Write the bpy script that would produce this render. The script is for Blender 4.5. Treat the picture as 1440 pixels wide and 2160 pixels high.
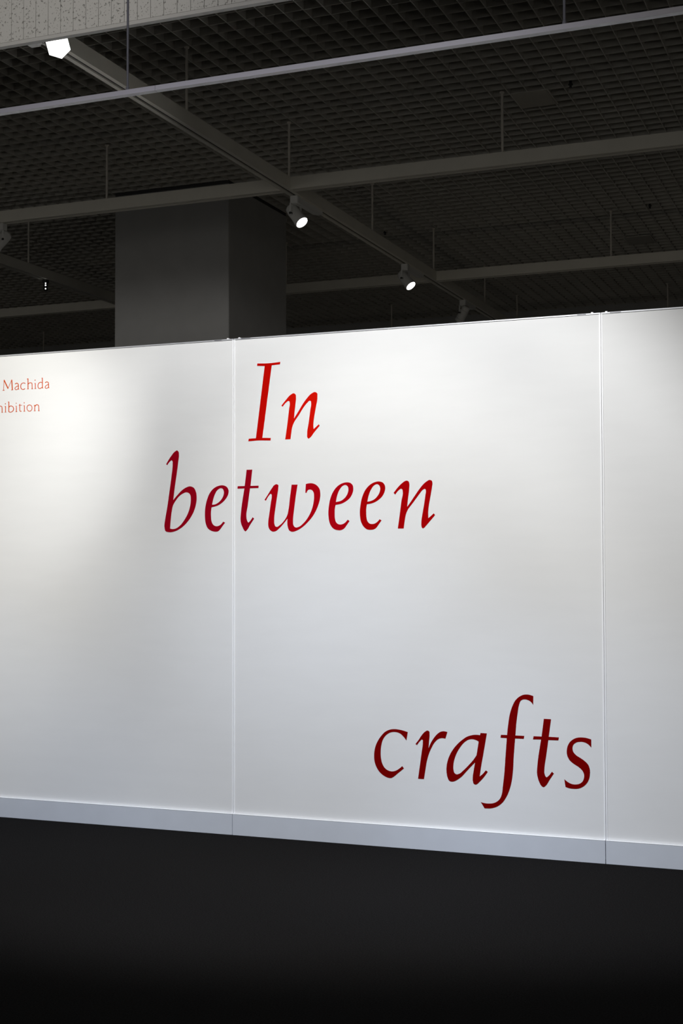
import bpy, bmesh, math, random
from mathutils import Vector, Matrix
for o in list(bpy.data.objects): bpy.data.objects.remove(o)
sc = bpy.context.scene
C = sc.collection
random.seed(4)

# ---------------------------------------------------------------- camera
F_PX, YAW, PITCH, ROLL, EYE = 2905.11, .3813006, .0410453, -.0022825, 1.598054
fw = Vector((-math.sin(YAW)*math.cos(PITCH), math.cos(YAW)*math.cos(PITCH), math.sin(PITCH)))
r0 = Vector((math.cos(YAW), math.sin(YAW), 0)); u0 = r0.cross(fw)
rt = r0*math.cos(ROLL)+u0*math.sin(ROLL); up = -r0*math.sin(ROLL)+u0*math.cos(ROLL)
cam = bpy.data.cameras.new('camera'); cam.sensor_fit = 'VERTICAL'; cam.sensor_height = 36; cam.sensor_width = 24
cam.lens = F_PX/2160*36; cam.clip_end = 200
co = bpy.data.objects.new('camera', cam); C.objects.link(co)
M = Matrix((rt, up, -fw)).transposed().to_4x4(); M.translation = Vector((0, 0, EYE))
co.matrix_world = M; sc.camera = co

# ---------------------------------------------------------------- world, lights, exposure
w = bpy.data.worlds.new('world'); sc.world = w; w.use_nodes = True
w.node_tree.nodes['Background'].inputs[0].default_value = (1.0, .96, .89, 1)
w.node_tree.nodes['Background'].inputs[1].default_value = .30
sc.view_settings.view_transform = 'Standard'; sc.view_settings.look = 'None'
sc.view_settings.gamma = 1; sc.view_settings.use_curve_mapping = False
sc.view_settings.exposure = 0.0

def spot(name, loc, target, power, size, blend, col=(1, .97, .92), rad=.05):
    l = bpy.data.lights.new(name, 'SPOT'); l.energy = power; l.spot_size = math.radians(size); l.spot_blend = blend
    l.color = col; l.shadow_soft_size = rad
    o = bpy.data.objects.new(name, l); C.objects.link(o); o.location = loc
    o.rotation_euler = (Vector(target)-Vector(loc)).to_track_quat('-Z', 'Y').to_euler()
    return o
# track spots of the front gallery, hung above the picture and washing the display wall
WARM, NEUT, BLUE = (1, .985, .945), (.985, .99, 1.0), (.78, .92, 1.20)
for x, y, dx, z, size, blend, power, col in (
        (-2.4, 4.45, -.6, 1.0, 85, .5, 490, NEUT), (-5.2, 4.7, -.6, 2.3, 55, .8, 345, WARM), (-2.4, 4.45, -1.2, -1.2, 55, 1., 262, BLUE), (-2.4, 4.45, 1.2, -1.2, 40, 1., 255, BLUE),
        (-1.6, 4.95, .6, 2.3, 40, .8, 40, WARM), (-2.8, 4.95, 0, 1.0, 55, .6, 96, WARM), (-6.4, 4.45, 1.2, -1.2, 40, 1., 215, BLUE), (-4.0, 4.95, -1.2, 2.8, 40, .5, 52, WARM)):
    spot('wall_spot', (x, y, 4.25), (x+dx, 7.516, z), power, size, blend, col, .07)
# unseen soft spot, added to brighten the hanging bulkhead
spot('fill_spot', (-2.9, 1.2, 4.5), (-4.0, 5.65, 4.95), 255, 50, 1.0, (1, .97, .93), .25)

spot('fill_spot', (-1.9, 1.5, 4.4), (-2.1, 4.23, 3.3), 55, 64, 1.0, (.95, .95, 1.05), .2)  # second added spot, brightening the hanging rail
# low unseen point light behind the wall, added to lift the ceiling from below
l = bpy.data.lights.new('ceiling_fill', 'POINT'); l.energy = 8; l.color = (1, .90, .74); l.shadow_soft_size = .4
lo = bpy.data.objects.new('ceiling_fill', l); C.objects.link(lo); lo.location = (-2.4, 10.6, 1.1)

# ---------------------------------------------------------------- materials
def mat(name, col, rough=.6, noise=None, bump=None, metallic=0, spec=.5, coords='Object'):
    """noise=(scale, amount, stretch) varies the colour; bump=(scale, strength, stretch) adds fine relief"""
    m = bpy.data.materials.new(name); m.use_nodes = True
    nt = m.node_tree; b = nt.nodes['Principled BSDF']
    b.inputs['Base Color'].default_value = (*col, 1); b.inputs['Roughness'].default_value = rough
    b.inputs['Metallic'].default_value = metallic; b.inputs['Specular IOR Level'].default_value = spec
    tc = nt.nodes.new('ShaderNodeTexCoord')
    def nz(scale, stretch, detail=4):
        mp = nt.nodes.new('ShaderNodeMapping'); mp.inputs['Scale'].default_value = stretch
        nt.links.new(tc.outputs[coords], mp.inputs[0])
        n = nt.nodes.new('ShaderNodeTexNoise'); n.inputs['Scale'].default_value = scale; n.inputs['Detail'].default_value = detail
        nt.links.new(mp.outputs[0], n.inputs['Vector']); return n
    if noise:
        n = nz(noise[0], noise[2] if len(noise) > 2 else (1, 1, 1))
        r = nt.nodes.new('ShaderNodeValToRGB'); a = noise[1]
        r.color_ramp.elements[0].position = .3; r.color_ramp.elements[1].position = .7
        r.color_ramp.elements[0].color = (*[c*(1-a) for c in col], 1); r.color_ramp.elements[1].color = (*[min(1, c*(1+a)) for c in col], 1)
        nt.links.new(n.outputs['Fac'], r.inputs[0]); nt.links.new(r.outputs[0], b.inputs['Base Color'])
    if bump:
        n = nz(bump[0], bump[2] if len(bump) > 2 else (1, 1, 1))
        bp = nt.nodes.new('ShaderNodeBump'); bp.inputs['Strength'].default_value = bump[1]; bp.inputs['Distance'].default_value = .002
        nt.links.new(n.outputs['Fac'], bp.inputs['Height']); nt.links.new(bp.outputs[0], b.inputs['Normal'])
    return m
def emit(name, col, s):
    m = bpy.data.materials.new(name); m.use_nodes = True; b = m.node_tree.nodes['Principled BSDF']
    b.inputs['Base Color'].default_value = (.8, .8, .8, 1)
    b.inputs['Emission Color'].default_value = (*col, 1); b.inputs['Emission Strength'].default_value = s
    return m
WHITE = mat('panel_paint', (.80, .80, .79), .75, (3, .012, (1, 1, 4)), (60, .10, (.25, 1, 1)), spec=.2)
BASE = mat('kickboard_shaded_paint', (.63, .66, .71), .45, (8, .02), spec=.3)  # same paint as the panels, its bluish shading put into the colour
EDGE = mat('white_edge_profile', (.95, .955, .96), .4)
ALU = mat('aluminium_cap', (.55, .56, .58), .45, metallic=.3)
DARKCLIP = mat('dark_clip', (.05, .05, .06), .5)
CARPET = mat('charcoal_carpet', (.0090, .0083, .0078), .95, (140, .55), (320, .6), spec=.03)
SLAB = mat('plenum_paint', (.03, .03, .03), .9)
LOUVER = mat('louver_grey', (.62, .60, .545), .6, (2, .06))
BEAM = mat('beam_paint', (.82, .79, .70), .55, (6, .03))
SLOT = mat('track_slot', (.04, .04, .04), .6)
ROD = mat('rod_paint', (.85, .80, .72), .5)
COL = mat('column_plaster', (.46, .46, .455), .85, (5, .04), (90, .15))
BACK = mat('back_wall_paint', (.50, .50, .49), .85, (3, .05))
RAIL = mat('rail_paint', (.80, .78, .85), .4)
STEEL = mat('rod_steel', (.20, .20, .23), .45, metallic=.0)
LAMPW = mat('lamp_paint', (.78, .78, .76), .45)
LAMPD = mat('lamp_dark', (.03, .03, .03), .5)
LENS = emit('lamp_lens', (1, 1, .97), 4)
LENSOFF = mat('lamp_lens_off', (.25, .25, .25), .15)
PLATE = mat('ceiling_plate_paint', (.46, .44, .39), .7)

# rock wool board: pale, with short dark fissures
ROCK = mat('rock_wool_board', (.62, .61, .585), .9)
nt = ROCK.node_tree; b = nt.nodes['Principled BSDF']
tc = nt.nodes.new('ShaderNodeTexCoord')
vo = nt.nodes.new('ShaderNodeTexNoise'); vo.inputs['Scale'].default_value = 85; vo.inputs['Detail'].default_value = 3; vo.inputs['Roughness'].default_value = .65
v2 = nt.nodes.new('ShaderNodeTexNoise'); v2.inputs['Scale'].default_value = 9
ad = nt.nodes.new('ShaderNodeMath'); ad.operation = 'MULTIPLY_ADD'; ad.inputs[1].default_value = .12
rp = nt.nodes.new('ShaderNodeValToRGB')
rp.color_ramp.elements[0].position = .42; rp.color_ramp.elements[0].color = (.22, .215, .20, 1)
rp.color_ramp.elements[1].position = .47; rp.color_ramp.elements[1].color = (.62, .61, .585, 1)
nt.links.new(tc.outputs['Object'], vo.inputs['Vector']); nt.links.new(tc.outputs['Object'], v2.inputs['Vector'])
nt.links.new(v2.outputs['Fac'], ad.inputs[0]); nt.links.new(vo.outputs['Fac'], ad.inputs[2])
nt.links.new(ad.outputs[0], rp.inputs[0]); nt.links.new(rp.outputs[0], b.inputs['Base Color'])

# ---------------------------------------------------------------- helpers
def link(o, parent=None):
    C.objects.link(o)
    if parent: o.parent = parent
    return o
def tag(o, label=None, cat=None, group=None, kind=None):
    if label: o['label'] = label
    if cat: o['category'] = cat
    if group: o['group'] = group
    if kind: o['kind'] = kind
    return o
def empty(name, loc, label, cat, group=None):
    o = bpy.data.objects.new(name, None); o.location = loc; o.empty_display_size = .1
    link(o); return tag(o, label, cat, group)
def mesh_obj(name, bm, m, parent=None, smooth=False, loc=None):
    me = bpy.data.meshes.new(name); bmesh.ops.recalc_face_normals(bm, faces=bm.faces[:])
    bm.to_mesh(me); bm.free(); me.materials.append(m)
    if smooth:
        for p in me.polygons: p.use_smooth = True
    o = bpy.data.objects.new(name, me)
    if loc is not None: o.location = loc
    return link(o, parent)
def add_box(bm, x0, x1, y0, y1, z0, z1):
    v = [bm.verts.new((x, y, z)) for z in (z0, z1) for y in (y0, y1) for x in (x0, x1)]
    for f in ((0, 1, 3, 2), (4, 6, 7, 5), (0, 4, 5, 1), (2, 3, 7, 6), (0, 2, 6, 4), (1, 5, 7, 3)): bm.faces.new([v[i] for i in f])
    return v
def box(name, m, parent, x0, x1, y0, y1, z0, z1, bevel=0):
    """coordinates are in the parent's frame"""
    bm = bmesh.new(); add_box(bm, x0, x1, y0, y1, z0, z1)
    if bevel: bmesh.ops.bevel(bm, geom=bm.edges[:], offset=bevel, segments=1, affect='EDGES')
    return mesh_obj(name, bm, m, parent)
def prism(bm, poly, axis, a, b_):
    """extrude a 2D outline (u, z) along axis 'X' or 'Y' from a to b"""
    def P(u, z, t): return (t, u, z) if axis == 'X' else (u, t, z)
    A = [bm.verts.new(P(u, z, a)) for u, z in poly]; B = [bm.verts.new(P(u, z, b_)) for u, z in poly]
    n = len(poly)
    bm.faces.new(A); bm.faces.new(B[::-1])
    for i in range(n): bm.faces.new((A[i], A[(i+1) % n], B[(i+1) % n], B[i]))
def lathe(bm, origin, d, prof, seg=20):
    d = Vector(d).normalized(); a = d.orthogonal().normalized(); c = d.cross(a); rings = []
    for t, r in prof:
        p = Vector(origin)+d*t
        if r < 1e-6: rings.append([bm.verts.new(p)])
        else: rings.append([bm.verts.new(p+(a*math.cos(k*2*math.pi/seg)+c*math.sin(k*2*math.pi/seg))*r) for k in range(seg)])
    for A, B in zip(rings, rings[1:]):
        for k in range(seg):
            k2 = (k+1) % seg
            if len(A) == 1 and len(B) > 1: bm.faces.new((A[0], B[k], B[k2]))
            elif len(B) == 1 and len(A) > 1: bm.faces.new((A[k], A[k2], B[0]))
            elif len(A) > 1: bm.faces.new((A[k], A[k2], B[k2], B[k]))
def rod(name, m, parent, x, y, z0, z1, r, flange=True):
    bm = bmesh.new()
    prof = [(0, 0), (0, r), (z1-z0, r), (z1-z0, 0)]
    if flange: prof = [(0, 0), (0, r*1.6), (.012, r*1.6), (.014, r), (z1-z0-.010, r), (z1-z0-.008, r*1.9), (z1-z0, r*1.9), (z1-z0, 0)]
    lathe(bm, (x, y, z0), (0, 0, 1), prof, 12)
    return mesh_obj(name, bm, m, parent, False)
def wall_pt(x, y, Y):
    """photograph pixel to the point it shows on the upright plane at depth Y"""
    d = fw+rt*((x-720)/F_PX)+up*((1080-y)/F_PX)
    return Vector((0, 0, EYE))+d*(Y/d.y)

# ---------------------------------------------------------------- the room
D = 7.516                    # face of the display wall
ZC = 4.86                    # underside of the louver ceiling
fl = box('floor', CARPET, None, -16, 7, -7, 17.2, -.12, 0); tag(fl, 'charcoal carpet floor', 'floor', kind='structure')
ce = box('ceiling', SLAB, None, -16, 7, -7, 17.2, 5.2, 5.35); tag(ce, 'dark ceiling slab hung with a grey square louver grid', 'ceiling', kind='structure')
wr = box('wall_right', BACK, None, 4.0, 4.2, 5.0, 17.02, 0, 5.2); tag(wr, 'grey side wall beyond the right edge', 'wall', kind='structure')  # unseen, added to shut out light from the open right side
wl = box('wall_left', BACK, None, -14.2, -14.0, 5.0, 17.02, 0, 5.2); tag(wl, 'grey side wall beyond the left edge', 'wall', kind='structure')  # unseen, added to close the left side against stray light
wb = box('wall_back', BACK, None, -16, 7, 17.02, 17.2, 0, 5.2); tag(wb, 'grey far wall behind the display panels', 'wall', kind='structure')

# louver grid: long blades in both directions
PX, BH, BT = .1245, .066, .006
x_lo, x_hi, y_lo, y_hi = -13.2, 1.0, 5.76, 17.0
def blade_mesh(name, sx, sy, z0, z1):
    bm = bmesh.new(); add_box(bm, -sx/2, sx/2, -sy/2, sy/2, z0, z1)
    me = bpy.data.meshes.new(name); bmesh.ops.recalc_face_normals(bm, faces=bm.faces[:]); bm.to_mesh(me); bm.free()
    me.materials.append(LOUVER); return me
my = blade_mesh('louver_blade', BT, y_hi-y_lo, 0, BH)
mx = blade_mesh('louver_cross_blade', x_hi-x_lo, BT*.8, .002, BH-.001)
n0 = math.ceil((x_lo+1.53)/PX); n1 = math.floor((x_hi+1.53)/PX)
for k in range(n0, n1+1):
    o = bpy.data.objects.new('louver_blade', my); o.location = (-1.53+k*PX, (y_lo+y_hi)/2, ZC); link(o, ce)
for k in range(int((y_hi-y_lo)/PX)+1):
    o = bpy.data.objects.new('louver_cross_blade', mx); o.location = ((x_lo+x_hi)/2, y_lo+.02+k*PX, ZC); link(o, ce)

# square column behind the display wall
cl = empty('column', (-5.68, 10.86, 0), 'square grey plastered column rising behind the display wall to the ceiling', 'column')
box('shaft', COL, cl, -.55, .55, -.59, .59, 0, 4.835, .006)
box('ceiling_joint', SLOT, cl, -.548, .548, -.588, .588, 4.835, 4.862)
box('plinth', BACK, cl, -.56, .56, -.6, .6, 0, .1)

# hanging bulkhead of rock wool strips, near top left
YB = 5.65
bz0, bz1 = 4.2, 5.2
bk = box('wall_bulkhead', SLAB, None, -9.0, 3.2, YB+.012, YB+.028, bz0+.012, bz1)
tag(bk, 'pale speckled bulkhead with upright grooves hanging at the top left', 'wall', kind='structure')
gx0 = wall_pt(24, 40, YB).x; gp = (wall_pt(234.5, 40, YB).x-gx0)/8
for k in range(-60, 80):
    xa = gx0+k*gp
    if xa < -9.0 or xa+gp > 3.2: continue
    bm = bmesh.new(); prism(bm, [(xa+.0009, YB+.012), (xa+.0009, YB+.0012), (xa+.0022, YB), (xa+gp-.0022, YB), (xa+gp-.0009, YB+.0012), (xa+gp-.0009, YB+.012)], 'Y', bz0+.0195, bz1)
    for v in bm.verts: v.co = (v.co.x, v.co.z, v.co.y)
    mesh_obj('acoustic_strip', bm, ROCK, bk)
bm = bmesh.new(); add_box(bm, -9.0, 3.2, YB-.001, YB+.030, bz0, bz0+.018)
mesh_obj('edge_trim', bm, mat('trim_paint', (.56, .55, .53), .6), bk)

# ---------------------------------------------------------------- display panels
XS = [-8.208, -5.963, -3.719, -1.475, .769]
labels = ['blank white display panel left of the one with small red text',
          'white display panel at the left, holding the small text and letters b and e',
          'white display panel in the middle, between the two upright seams',
          'white display panel at the right edge, past the last letter']
T = .09
for i in range(4):
    x0, x1 = XS[i]+.001, XS[i+1]-.001; W = x1-x0
    p = empty('display_panel', (x0, D, 0), labels[i], 'panel', 'white display wall panels')
    box('board', WHITE, p, .009, W-.009, 0, T, .02, 2.992)
    for xa in (0, W-.009): box('edge_profile', EDGE, p, xa, xa+.009, -.0025, T+.0025, .02, 2.994, .001)
    box('top_cap', ALU, p, .0, W, -.003, T+.003, 2.994, 3.002, .001)
    box('kickboard', BASE, p, .0007, W-.0007, -.016, -.003, 0, .124, .0012)
    box('kickboard_lip', EDGE, p, .0007, W-.0007, -.017, -.001, .1242, .1275, .001)
    for xa in (.018, W-.058):
        box('joint_clip', EDGE, p, xa, xa+.014, .02, .045, 3.002, 3.012, .002)
    for xa, L in ((.05, .06), (W-.13, .05)):
        box('cap_slot', DARKCLIP, p, xa, xa+L, -.0042, -.001, 2.9965, 2.9995)

# ---------------------------------------------------------------- lettering
def flat(name, col, rough=.45):
    return mat(name, col, .9, spec=0)
def parse(s):
    out = []
    for t in s.split():
        c = t.endswith('!'); a, b_ = t.rstrip('!').split(','); out.append((float(a), float(b_), c))
    return out
def smooth_outline(pts, sub=5):
    n = len(pts); out = []
    for i in range(n):
        p0, p1, p2, p3 = pts[i-1], pts[i], pts[(i+1) % n], pts[(i+2) % n]
        P1 = Vector(p1[:2]); P2 = Vector(p2[:2]); L = (P2-P1).length
        if p1[2] and p2[2]: out.append(P1); continue
        P0 = Vector(p0[:2]); P3 = Vector(p3[:2])
        def tan(A, B, Cc):
            a = max((B-A).length, 1e-6); c = max((Cc-B).length, 1e-6)
            return ((B-A)/a*c+(Cc-B)/c*a)/(a+c)
        T2 = tan(P1, P2, P3) if not p2[2] else None
        T1 = tan(P0, P1, P2) if not p1[2] else None
        ch = (P2-P1)/L
        if T1 is None: T1 = 2*ch*(ch.dot(T2))-T2 if T2 is not None else ch
        if T2 is None: T2 = 2*ch*(ch.dot(T1))-T1
        if p1[2]: T1 = (T1+ch*2)/3
        if p2[2]: T2 = (T2+ch*2)/3
        for k in range(sub):
            t = k/sub; h00 = 2*t**3-3*t*t+1; h10 = t**3-2*t*t+t; h01 = -2*t**3+3*t*t; h11 = t**3-t*t
            out.append(P1*h00+T1*L*h10+P2*h01+T2*L*h11)
    return out
THK = .0012
def letter(parent, ox, oy, s, contours, m):
    base = parent.location
    cu = bpy.data.curves.new('letter', 'CURVE'); cu.dimensions = '2D'; cu.fill_mode = 'BOTH'; cu.extrude = THK/2
    for c in contours:
        pts = smooth_outline(parse(c)); sp = cu.splines.new('POLY'); sp.points.add(len(pts)-1); sp.use_cyclic_u = True
        for q, v in zip(sp.points, pts):
            P = wall_pt(ox+v.x/s, oy+v.y/s, D)-base; q.co = (P.x, P.z, 0, 1)
    tmp = bpy.data.objects.new('tmp', cu); C.objects.link(tmp)
    bpy.context.view_layer.update()
    me = bpy.data.meshes.new_from_object(tmp.evaluated_get(bpy.context.evaluated_depsgraph_get()))
    bpy.data.objects.remove(tmp); bpy.data.curves.remove(cu)
    # curve plane (x, y) -> wall plane (x, z), standing just proud of the board
    for v in me.vertices: v.co = (v.co.x, -v.co.z-THK/2-.0002, v.co.y)
    me.materials.clear(); me.materials.append(m)
    for p_ in me.polygons: p_.material_index = 0
    o = bpy.data.objects.new('letter', me); return link(o, parent)

def word(x, y, label):
    P = wall_pt(x, y, D); return empty('wall_lettering', P, label, 'lettering', 'red lettering on the display wall')
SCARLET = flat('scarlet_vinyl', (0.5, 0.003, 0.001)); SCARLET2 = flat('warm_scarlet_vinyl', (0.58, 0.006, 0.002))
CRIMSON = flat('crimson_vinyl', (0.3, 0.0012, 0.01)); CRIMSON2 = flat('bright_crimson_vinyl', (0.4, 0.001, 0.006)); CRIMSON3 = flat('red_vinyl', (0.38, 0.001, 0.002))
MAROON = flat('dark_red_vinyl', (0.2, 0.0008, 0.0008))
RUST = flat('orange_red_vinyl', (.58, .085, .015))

wI = word(523, 931, 'word In, short bright red italic word at the top of the middle panel')
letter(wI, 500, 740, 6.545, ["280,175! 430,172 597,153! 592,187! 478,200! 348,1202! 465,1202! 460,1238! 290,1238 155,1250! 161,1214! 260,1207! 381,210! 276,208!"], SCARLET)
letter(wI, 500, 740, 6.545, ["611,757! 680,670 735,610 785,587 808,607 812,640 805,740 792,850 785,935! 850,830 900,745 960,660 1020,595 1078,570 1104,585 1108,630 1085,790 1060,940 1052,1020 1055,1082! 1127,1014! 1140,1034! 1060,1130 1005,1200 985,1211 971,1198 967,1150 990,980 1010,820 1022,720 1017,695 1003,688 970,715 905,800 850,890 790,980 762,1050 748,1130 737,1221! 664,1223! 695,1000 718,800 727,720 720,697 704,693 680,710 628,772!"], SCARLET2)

wB = word(345, 1122, 'word between, long crimson italic word crossing the left seam')
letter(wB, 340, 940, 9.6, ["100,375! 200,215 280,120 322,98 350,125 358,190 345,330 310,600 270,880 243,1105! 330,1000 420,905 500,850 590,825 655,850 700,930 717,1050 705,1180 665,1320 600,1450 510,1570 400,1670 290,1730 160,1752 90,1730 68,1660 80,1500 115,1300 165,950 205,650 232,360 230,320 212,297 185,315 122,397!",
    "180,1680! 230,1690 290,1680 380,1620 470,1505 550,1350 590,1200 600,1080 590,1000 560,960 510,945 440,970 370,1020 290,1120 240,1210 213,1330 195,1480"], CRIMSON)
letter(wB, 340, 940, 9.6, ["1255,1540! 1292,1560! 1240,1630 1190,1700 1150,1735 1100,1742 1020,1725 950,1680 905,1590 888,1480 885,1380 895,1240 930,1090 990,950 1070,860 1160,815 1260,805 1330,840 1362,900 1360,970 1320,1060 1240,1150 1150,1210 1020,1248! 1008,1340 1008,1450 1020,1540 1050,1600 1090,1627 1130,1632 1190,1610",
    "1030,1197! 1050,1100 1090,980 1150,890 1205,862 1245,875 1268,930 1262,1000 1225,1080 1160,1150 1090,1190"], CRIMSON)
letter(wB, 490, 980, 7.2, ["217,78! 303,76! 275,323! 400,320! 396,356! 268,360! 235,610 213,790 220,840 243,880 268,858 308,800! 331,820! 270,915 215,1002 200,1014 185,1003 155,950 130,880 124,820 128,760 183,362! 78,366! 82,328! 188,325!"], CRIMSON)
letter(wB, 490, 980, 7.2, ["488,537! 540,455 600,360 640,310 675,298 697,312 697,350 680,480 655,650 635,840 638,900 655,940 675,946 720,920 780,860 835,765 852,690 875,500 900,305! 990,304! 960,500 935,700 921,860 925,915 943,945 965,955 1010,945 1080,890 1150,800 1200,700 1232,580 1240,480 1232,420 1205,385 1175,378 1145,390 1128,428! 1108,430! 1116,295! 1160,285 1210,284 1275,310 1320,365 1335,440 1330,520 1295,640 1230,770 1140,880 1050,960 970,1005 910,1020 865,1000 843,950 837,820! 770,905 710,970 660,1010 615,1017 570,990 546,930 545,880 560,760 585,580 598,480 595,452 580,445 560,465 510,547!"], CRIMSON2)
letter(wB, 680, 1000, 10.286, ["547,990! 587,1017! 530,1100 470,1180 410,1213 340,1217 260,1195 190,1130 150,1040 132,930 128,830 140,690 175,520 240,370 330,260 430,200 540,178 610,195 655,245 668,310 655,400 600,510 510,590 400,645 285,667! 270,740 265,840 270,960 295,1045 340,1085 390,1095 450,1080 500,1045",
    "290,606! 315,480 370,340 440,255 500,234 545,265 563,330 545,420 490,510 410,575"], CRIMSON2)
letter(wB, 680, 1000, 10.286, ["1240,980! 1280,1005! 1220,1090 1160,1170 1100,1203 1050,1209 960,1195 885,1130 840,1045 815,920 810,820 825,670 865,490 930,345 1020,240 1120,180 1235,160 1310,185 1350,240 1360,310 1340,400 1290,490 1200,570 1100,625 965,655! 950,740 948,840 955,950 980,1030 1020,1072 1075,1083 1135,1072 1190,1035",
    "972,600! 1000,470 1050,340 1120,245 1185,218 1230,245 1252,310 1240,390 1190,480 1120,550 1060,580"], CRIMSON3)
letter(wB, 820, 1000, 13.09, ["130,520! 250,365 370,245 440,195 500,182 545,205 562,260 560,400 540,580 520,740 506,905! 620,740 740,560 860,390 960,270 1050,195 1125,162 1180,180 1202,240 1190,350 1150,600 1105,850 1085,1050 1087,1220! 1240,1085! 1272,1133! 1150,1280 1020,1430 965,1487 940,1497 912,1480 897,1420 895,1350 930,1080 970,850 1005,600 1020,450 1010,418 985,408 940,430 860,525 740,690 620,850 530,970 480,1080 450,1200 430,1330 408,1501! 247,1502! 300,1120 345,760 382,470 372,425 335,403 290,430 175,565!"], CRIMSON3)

wC = word(788, 1706, 'word crafts, dark red italic word low on the middle panel')
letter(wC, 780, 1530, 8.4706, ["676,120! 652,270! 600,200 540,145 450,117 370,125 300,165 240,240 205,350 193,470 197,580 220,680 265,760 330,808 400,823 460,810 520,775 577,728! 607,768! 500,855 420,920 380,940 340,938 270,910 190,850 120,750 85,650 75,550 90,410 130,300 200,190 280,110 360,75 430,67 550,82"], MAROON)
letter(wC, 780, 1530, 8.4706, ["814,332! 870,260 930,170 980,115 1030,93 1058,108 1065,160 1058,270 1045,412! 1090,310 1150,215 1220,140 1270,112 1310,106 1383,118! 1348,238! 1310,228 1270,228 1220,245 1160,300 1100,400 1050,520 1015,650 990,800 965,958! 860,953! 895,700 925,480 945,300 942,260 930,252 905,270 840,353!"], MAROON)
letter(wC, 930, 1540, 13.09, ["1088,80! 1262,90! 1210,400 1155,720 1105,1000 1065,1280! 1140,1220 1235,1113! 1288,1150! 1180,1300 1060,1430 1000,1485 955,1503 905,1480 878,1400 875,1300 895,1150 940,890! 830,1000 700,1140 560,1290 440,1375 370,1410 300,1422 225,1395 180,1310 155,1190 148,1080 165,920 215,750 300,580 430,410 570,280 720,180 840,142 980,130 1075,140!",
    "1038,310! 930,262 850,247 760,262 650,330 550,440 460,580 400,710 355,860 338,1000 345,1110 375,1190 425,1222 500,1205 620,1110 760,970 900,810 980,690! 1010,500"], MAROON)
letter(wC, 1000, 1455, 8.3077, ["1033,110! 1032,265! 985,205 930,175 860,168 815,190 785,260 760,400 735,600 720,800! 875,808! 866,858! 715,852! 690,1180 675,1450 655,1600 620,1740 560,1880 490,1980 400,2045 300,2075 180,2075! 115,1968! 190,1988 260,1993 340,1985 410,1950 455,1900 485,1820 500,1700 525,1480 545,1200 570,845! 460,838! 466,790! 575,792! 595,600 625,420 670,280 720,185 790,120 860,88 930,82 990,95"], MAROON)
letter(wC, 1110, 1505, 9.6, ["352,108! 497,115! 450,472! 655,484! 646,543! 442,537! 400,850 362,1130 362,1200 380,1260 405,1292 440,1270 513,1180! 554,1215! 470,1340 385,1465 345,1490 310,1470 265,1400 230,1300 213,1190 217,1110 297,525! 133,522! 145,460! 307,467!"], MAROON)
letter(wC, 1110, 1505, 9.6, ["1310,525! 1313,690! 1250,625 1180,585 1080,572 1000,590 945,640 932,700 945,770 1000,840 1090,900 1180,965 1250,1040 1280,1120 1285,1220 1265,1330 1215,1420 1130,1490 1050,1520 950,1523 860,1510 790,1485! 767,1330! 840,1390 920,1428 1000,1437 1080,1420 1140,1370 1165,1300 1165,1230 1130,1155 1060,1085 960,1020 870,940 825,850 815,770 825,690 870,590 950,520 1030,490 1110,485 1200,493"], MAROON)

# small roman lettering, drawn with pen strokes (width, points)
S0 = 11.077
def stroke_letter(parent, strokes, m, dx=0, dy=0):
    base = parent.location; bm = bmesh.new()
    for si, (wd, s) in enumerate(strokes):
        pts = [Vector((float(a)+dx, float(b_)+dy)) for a, b_ in (t.split(',') for t in s.split())]
        if len(pts) > 2:
            q = [(p_.x, p_.y, i in (0, len(pts)-1)) for i, p_ in enumerate(pts)]
            fine = []
            for i in range(len(pts)-1):
                a = pts[max(i-1, 0)]; b1 = pts[i]; c1 = pts[i+1]; d1 = pts[min(i+2, len(pts)-1)]
                for k in range(3):
                    t = k/3
                    fine.append(.5*((2*b1)+(c1-a)*t+(2*a-5*b1+4*c1-d1)*t*t+(3*b1-a-3*c1+d1)*t**3))
            pts = fine+[pts[-1]]
        F_, B_ = [], []
        for i, v in enumerate(pts):
            d = (pts[min(i+1, len(pts)-1)]-pts[max(i-1, 0)]).normalized(); nrm = Vector((-d.y, d.x))
            row = []
            for sgn in (-1, 1):
                q = v+nrm*sgn*wd/2; P = wall_pt(q.x/S0, 780+q.y/S0, D)-base
                row.append((bm.verts.new((P.x, -THK-.00002*si, P.z)), bm.verts.new((P.x, -.0002, P.z))))
            F_.append(row)
        for A, B in zip(F_, F_[1:]):
            bm.faces.new((A[0][0], A[1][0], B[1][0], B[0][0]))
            bm.faces.new((A[0][0], B[0][0], B[0][1], A[0][1])); bm.faces.new((A[1][0], A[1][1], B[1][1], B[1][0]))
            bm.faces.new((A[0][1], B[0][1], B[1][1], A[1][1]))
        for A in (F_[0], F_[-1]): bm.faces.new((A[0][0], A[0][1], A[1][1], A[1][0]))
    return mesh_obj('letter', bm, m, parent)
def dot(x, y, r=11):
    return (2*r, '%f,%f %f,%f' % (x-r*.8, y, x+r*.8, y))
w1 = word(5, 823, 'upper line of small orange-red roman text at the far left of the wall')
a_ = [(17, '352,335 385,315 415,322 430,350 432,440 446,456'), (14, '430,372 378,398 352,430 360,460 390,464 430,440')]
stroke_letter(w1, [(10, '84,480 96,235'), (24, '96,238 190,440'), (8, '188,440 274,235'), (22, '276,232 290,470'), (13, '62,482 106,478'), (13, '265,472 306,468')], RUST)
stroke_letter(w1, a_, RUST)
stroke_letter(w1, [(16, '592,326 572,309 530,310 496,340 485,388 496,435 525,458 560,455 584,440')], RUST)
stroke_letter(w1, [(18, '655,203 655,450'), (11, '630,217 655,204'), (16, '660,338 690,306 730,305 750,332 752,446'), (10, '635,450 674,448'), (10, '734,447 772,445')], RUST)
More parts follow.
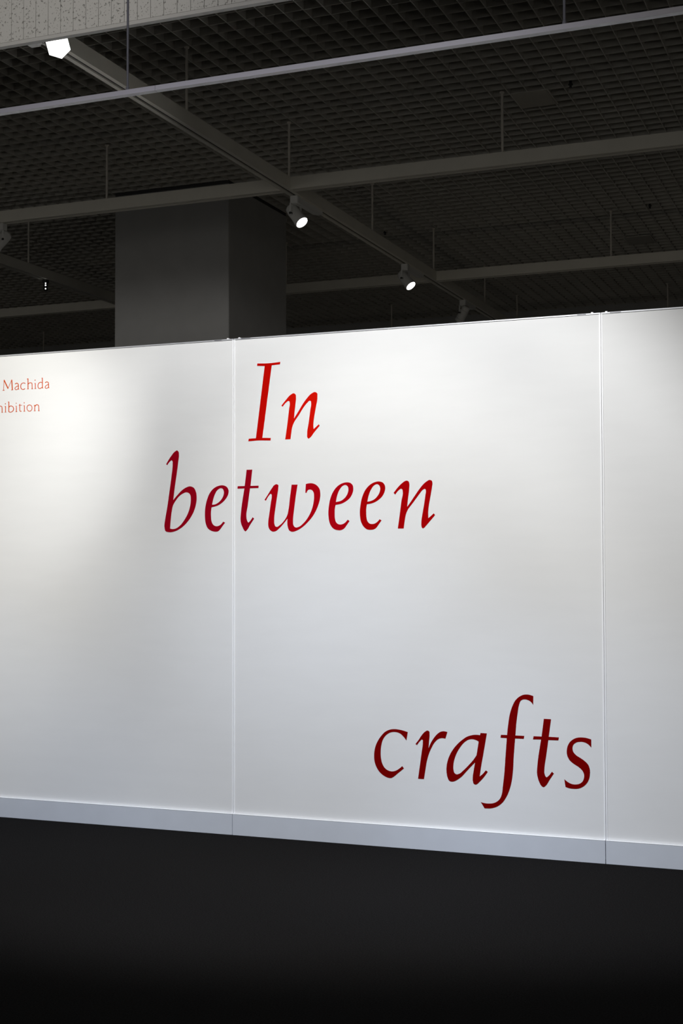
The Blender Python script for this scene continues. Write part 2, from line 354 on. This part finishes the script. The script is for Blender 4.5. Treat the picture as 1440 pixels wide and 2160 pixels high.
stroke_letter(w1, [(16, '826,313 826,441'), dot(820, 243), (10, '806,442 847,440'), (9, '808,322 828,313')], RUST)
stroke_letter(w1, [(18, '990,188 993,430'), (15, '986,302 950,290 910,310 890,352 890,400 906,432 940,436 988,408'), (10, '973,198 991,188'), (10, '990,430 1010,425')], RUST)
stroke_letter(w1, a_, RUST, 704, -32)
w2 = word(0, 872, 'lower line of small orange-red roman text at the far left of the wall')
stroke_letter(w2, [(18, '-318,800 -318,1012'), (12, '-335,800 -225,795'), (11, '-318,900 -240,897'), (12, '-335,1012 -220,1006'), (10, '-225,795 -224,825'), (10, '-220,1006 -218,975')], RUST)
stroke_letter(w2, [(17, '-190,868 -96,1000'), (9, '-98,864 -188,1004'), (10, '-202,868 -170,867'), (10, '-112,865 -84,863'), (10, '-204,1005 -172,1004'), (10, '-112,1001 -80,1000')], RUST)
stroke_letter(w2, [(18, '-48,760 -48,998'), (10, '-72,770 -48,760'), (16, '-42,888 -12,856 28,852 48,880 50,992'), (10, '-66,999 -28,997'), (10, '34,994 70,991')], RUST)
def small_i(x, y0, y1, dy): return [(16, '%f,%f %f,%f' % (x, y0, x, y1)), dot(x-4, dy), (10, '%f,%f %f,%f' % (x-18, y1+1, x+20, y1-1)), (9, '%f,%f %f,%f' % (x-18, y0+9, x+2, y0))]
stroke_letter(w2, small_i(130, 850, 990, 795), RUST)
stroke_letter(w2, [(18, '207,745 207,982'), (10, '186,756 207,745'), (16, '212,872 245,846 290,855 317,890 317,932 294,970 250,990 207,980')], RUST)
stroke_letter(w2, small_i(383, 845, 978, 780), RUST)
stroke_letter(w2, [(16, '463,798 463,940 478,970 502,964'), (10, '440,829 516,825')], RUST)
stroke_letter(w2, small_i(570, 832, 970, 772), RUST)
stroke_letter(w2, [(14, '692,818 655,832 634,872 636,920 660,958 692,968 728,952 748,910 746,868 726,832 692,818')], RUST)
stroke_letter(w2, [(16, '812,825 812,960'), (9, '794,834 812,824'), (16, '818,856 846,820 880,818 904,848 907,958'), (10, '794,961 832,959'), (10, '889,959 927,957')], RUST)

# ---------------------------------------------------------------- lighting track beams on hanger rods
ZT, ZB, HW = 4.433, 4.343, .04
SEC = [(-HW, ZT), (-HW, ZB), (-.012, ZB), (-.012, ZB+.016), (.012, ZB+.016), (.012, ZB), (HW, ZB), (HW, ZT)]
def track(axis, c, a, b_, label, rods, group='white lighting track beams'):
    """axis: direction it runs in; c: fixed coordinate of its centre line"""
    loc = (a, c, ZB) if axis == 'X' else (c, a, ZB)
    p = empty('track_beam', loc, label, 'beam', group)
    bm = bmesh.new(); prism(bm, [(u, z-ZB) for u, z in SEC], axis, 0, b_-a); mesh_obj('channel', bm, BEAM, p)
    if axis == 'X': box('track_insert', SLOT, p, .002, b_-a-.002, -.0115, .0115, .010, .0155)
    else: box('track_insert', SLOT, p, -.0115, .0115, .002, b_-a-.002, .010, .0155)
    for t in rods:
        x, y = (t-a, 0) if axis == 'X' else (0, t-a)
        rod('hanger_rod', ROD, p, x, y, ZT-ZB, ZC-ZB+.001, .0085)
    return p
XM, XL = -4.05, -7.43
Y2, Y3, Y4 = 9.06, 12.49, 15.95
track('Y', XM, 5.71, 16.9, 'long track beam running away from the bulkhead into the distance', [7.52, 9.07+.02, 10.82, 12.47+.02, 14.27])
track('Y', XL, 5.71, 16.9, 'dark track beam running away on the far left, left of the column', [7.6, 10.72, 14.2])
track('X', Y2, XM+HW+.001, .55, 'nearer cross beam right of the long track beam', [-2.44, -.72])
track('X', Y2, XL+HW+.001, XM-HW-.001, 'nearer cross beam passing in front of the column', [-5.57, -7.1])
track('X', Y2, -9.2, XL-HW-.001, 'nearer cross beam beyond the left edge of the picture', [-8.9])
track('X', Y3, XM+HW+.001, .55, 'farther cross beam right of the long track beam, above the right panels', [-2.35, -.7])
track('X', Y3, XL+HW+.001, XM-HW-.001, 'farther cross beam behind the column and the second lit lamp', [-5.6])
track('X', Y3, -12.6, XL-HW-.001, 'farther cross beam at the far left, left of the column', [-9.1, -10.8])
track('X', Y4, XM+HW+.001, .55, 'farthest cross beam on the right, mostly hidden by the wall top', [-2.36, -.7])
track('X', Y4, XL+HW+.001, XM-HW-.001, 'farthest cross beam right of the column, mostly hidden by the wall top', [-4.13, -5.72])
track('X', Y4, -12.9, XL-HW-.001, 'farthest cross beam at the far left, mostly hidden by the wall top', [-9.1, -10.8])

# bright picture rail near the viewer
RY, RZ = 4.232, 3.3
rl = empty('hanging_rail', (-4.6, RY, RZ), 'thin bright white rail hanging across the top of the picture', 'rail')
bm = bmesh.new()
prism(bm, [(-.011, .0092), (-.011, -.0068), (-.0135, -.0068), (-.0135, -.0092), (.011, -.0092), (.011, .0092)], 'X', 0, 2.2); mesh_obj('rail_length', bm, RAIL, rl)
bm = bmesh.new()
prism(bm, [(-.011, .0092), (-.011, -.0068), (-.0135, -.0068), (-.0135, -.0092), (.011, -.0092), (.011, .0092)], 'X', 2.2015, 5.2); mesh_obj('rail_length', bm, RAIL, rl)
for px, py in ((269, 190), (1190, 55)):
    X = wall_pt(px, py, RY).x+4.6
    rod('hanger_rod', STEEL, rl, X, 0, .0092, 5.2-RZ, .0042)

# ---------------------------------------------------------------- spotlights
def spotlight(x, y, d, lit, label, along=(0, 1), driver=.44, power=0, hexa=False, drop=.075, r=.048, arm=0):
    z = ZB
    p = empty('track_spotlight', (x, y, z), label, 'spotlight', 'track spotlights')
    d = Vector(d).normalized()
    A = Vector((along[0], along[1], 0)); S_ = Vector((-A.y, A.x, 0))
    box('adapter', LAMPW, p, -.032, .032, -.032, .032, -.062, -.0005, .006)
    # driver box with a sloped far end
    if driver:
        bm = bmesh.new(); L0, L1 = .034, .034+driver
        pr = [(L0, -.001), (L0, -.048), (L1-.10, -.048), (L1, -.03), (L1, -.001)]
        vs = [[bm.verts.new(A*u+S_*s*.019+Vector((0, 0, zz))) for u, zz in pr] for s in (-1, 1)]
        bm.faces.new(vs[0]); bm.faces.new(vs[1][::-1])
        for i in range(5): bm.faces.new((vs[0][i], vs[1][i], vs[1][(i+1) % 5], vs[0][(i+1) % 5]))
        mesh_obj('driver_box', bm, LAMPW, p)
    off = Vector((arm, 0, 0))
    if arm: box('bracket_arm', LAMPW, p, .030, arm+.012, -.012, .012, -.060, -.046, .002)
    piv = Vector((arm, 0, -.062-drop))
    side = d.cross(Vector((0, 0, 1)));
    side = side.normalized() if side.length > .05 else Vector((1, 0, 0))
    fwd = Vector((0, 0, 1)).cross(side)
    bm = bmesh.new()
    def bar(c, hx, hz):
        vs = []
        for zz in (-hz, hz):
            for yy in (-.008, .008):
                for xx in (-hx, hx): vs.append(bm.verts.new(c+side*xx+fwd*yy+Vector((0, 0, zz))))
        for f in ((0, 1, 3, 2), (4, 6, 7, 5), (0, 4, 5, 1), (2, 3, 7, 6), (0, 2, 6, 4), (1, 5, 7, 3)): bm.faces.new([vs[i] for i in f])
    bar(off+Vector((0, 0, -.066)), r+.012, .003)
    for s in (-1, 1): bar(off+Vector((0, 0, -.066-(drop+.012)/2))+side*s*(r+.009), .003, (drop+.012)/2)
    mesh_obj('yoke', bm, LAMPW, p)
    for s in (-1, 1):
        bm = bmesh.new(); lathe(bm, piv+side*s*(r-.003), side*s, [(0, 0), (0, .009), (.02, .009), (.023, .006), (.023, 0)], 10); mesh_obj('pivot_knob', bm, LAMPD, p)
    bm = bmesh.new()
    seg = 6 if hexa else 22
    lathe(bm, piv, d, [(-.082, 0), (-.082, r*.62), (-.070, r*.82), (-.045, r*.9), (-.043, r*.84), (-.037, r*.84), (-.035, r*.93), (.06, r*.97), (.062, r*1.04), (.094, r*1.06), (.094, r*.97), (.078, r*.95), (.078, 0)], 22)
    mesh_obj('head', bm, LAMPW, p)
    bm = bmesh.new()
    if hexa: lathe(bm, piv, d, [(.0945, 0), (.0945, r*1.3), (.108, r*1.3), (.108, 0)], 6)
    else: lathe(bm, piv, d, [(.0785, 0), (.0785, r*.945), (.088, r*.93), (.0915, 0)], seg)
    ln = mesh_obj('lens', bm, LENS if lit else LENSOFF, p)
    if power:
        l = bpy.data.lights.new('lamp_light', 'SPOT'); l.energy = power; l.spot_size = math.radians(50); l.spot_blend = .6; l.shadow_soft_size = .03
        lo = bpy.data.objects.new('lamp_light', l); link(lo, p); lo.location = piv+d*.13; lo.rotation_euler = d.to_track_quat('-Z', 'Y').to_euler()
    return p
spotlight(XM, 9.205, (.68, -.195, -.805), True, 'lit white spotlight just past the nearer beam crossing, right of the column', power=25)
spotlight(XM, 11.66, (.68, -.195, -.805), True, 'smaller lit spotlight farther along the long track beam', power=25)
spotlight(XM, 13.46, (-.55, .25, -.78), False, 'unlit spotlight half hidden by the top of the wall', driver=.36)
spotlight(-6.535, Y2, (-.45, -.45, -.75), False, 'unlit spotlight cut by the left edge under the nearer cross beam', along=(-1, 0))
spotlight(XM, 5.87, (.62, -.62, -.46), True, 'glaring white spotlight below the bulkhead at the top left', driver=0, hexa=True, drop=.006, arm=.13)

# small cluster of light points on the far left beam
cx, cy = XL, 11.0
p = empty('point_spotlight', (cx, cy, ZB), 'small dark fitting with a column of tiny bright points, far left', 'spotlight')
box('adapter', LAMPD, p, -.025, .025, -.025, .025, -.03, -.0005, .004)
dd = (Vector((0, 0, EYE))-Vector((cx, cy, ZB))).normalized()
bm = bmesh.new(); lathe(bm, (0, 0, -.03), (0, 0, -1), [(0, 0), (0, .02), (.07, .022), (.075, .018), (.075, 0)], 12); mesh_obj('housing', bm, LAMPD, p)
for zz, rr in ((-.036, .0055), (-.055, .0065), (-.088, .006)):
    bm = bmesh.new(); c0 = Vector((dd.x, dd.y, 0)).normalized()*.019+Vector((0, 0, zz))
    lathe(bm, c0, dd, [(0, 0), (0, rr), (.006, rr*.8), (.008, 0)], 10); mesh_obj('light_point', bm, LENS, p)

# fittings set into the louver ceiling
def plate(x, y, sx, sy, label):
    o = empty('ceiling_plate', (x, y, ZC), label, 'ceiling plate', 'plates set in the louver ceiling')
    box('cover', PLATE, o, -sx/2, sx/2, -sy/2, sy/2, -.006, -.0005, .002)
    box('frame', LOUVER, o, -sx/2-.01, sx/2+.01, -sy/2-.01, sy/2+.01, -.0005, .004)
plate(-2.27, 9.16+.12, .25, .30, 'flat square plate in the louver ceiling above the nearer cross beam')
plate(-2.30, 13.7, .25, .30, 'faint flat plate in the louver ceiling above the farther cross beam')
def sprinkler(x, y, label):
    o = empty('sprinkler', (x, y, ZC), label, 'sprinkler', 'sprinklers in the louver ceiling')
    bm = bmesh.new(); lathe(bm, (0, 0, .06), (0, 0, -1), [(0, 0), (0, .010), (.055, .010), (.058, .016), (.064, .016), (.066, .008), (.078, .008), (.08, 0)], 12); mesh_obj('body', bm, LAMPD, o)
    bm = bmesh.new(); lathe(bm, (0, 0, -.0205), (0, 0, -1), [(0, 0), (0, .012), (.003, .012), (.003, 0)], 10); mesh_obj('deflector', bm, LAMPD, o)
sprinkler(-1.972, 9.09, 'small black sprinkler right of the square ceiling plate')
sprinkler(-1.99, 12.45, 'small black sprinkler above the farther cross beam at the right')
sprinkler(-4.533, 12.46, 'small black sprinkler near the second lit lamp')
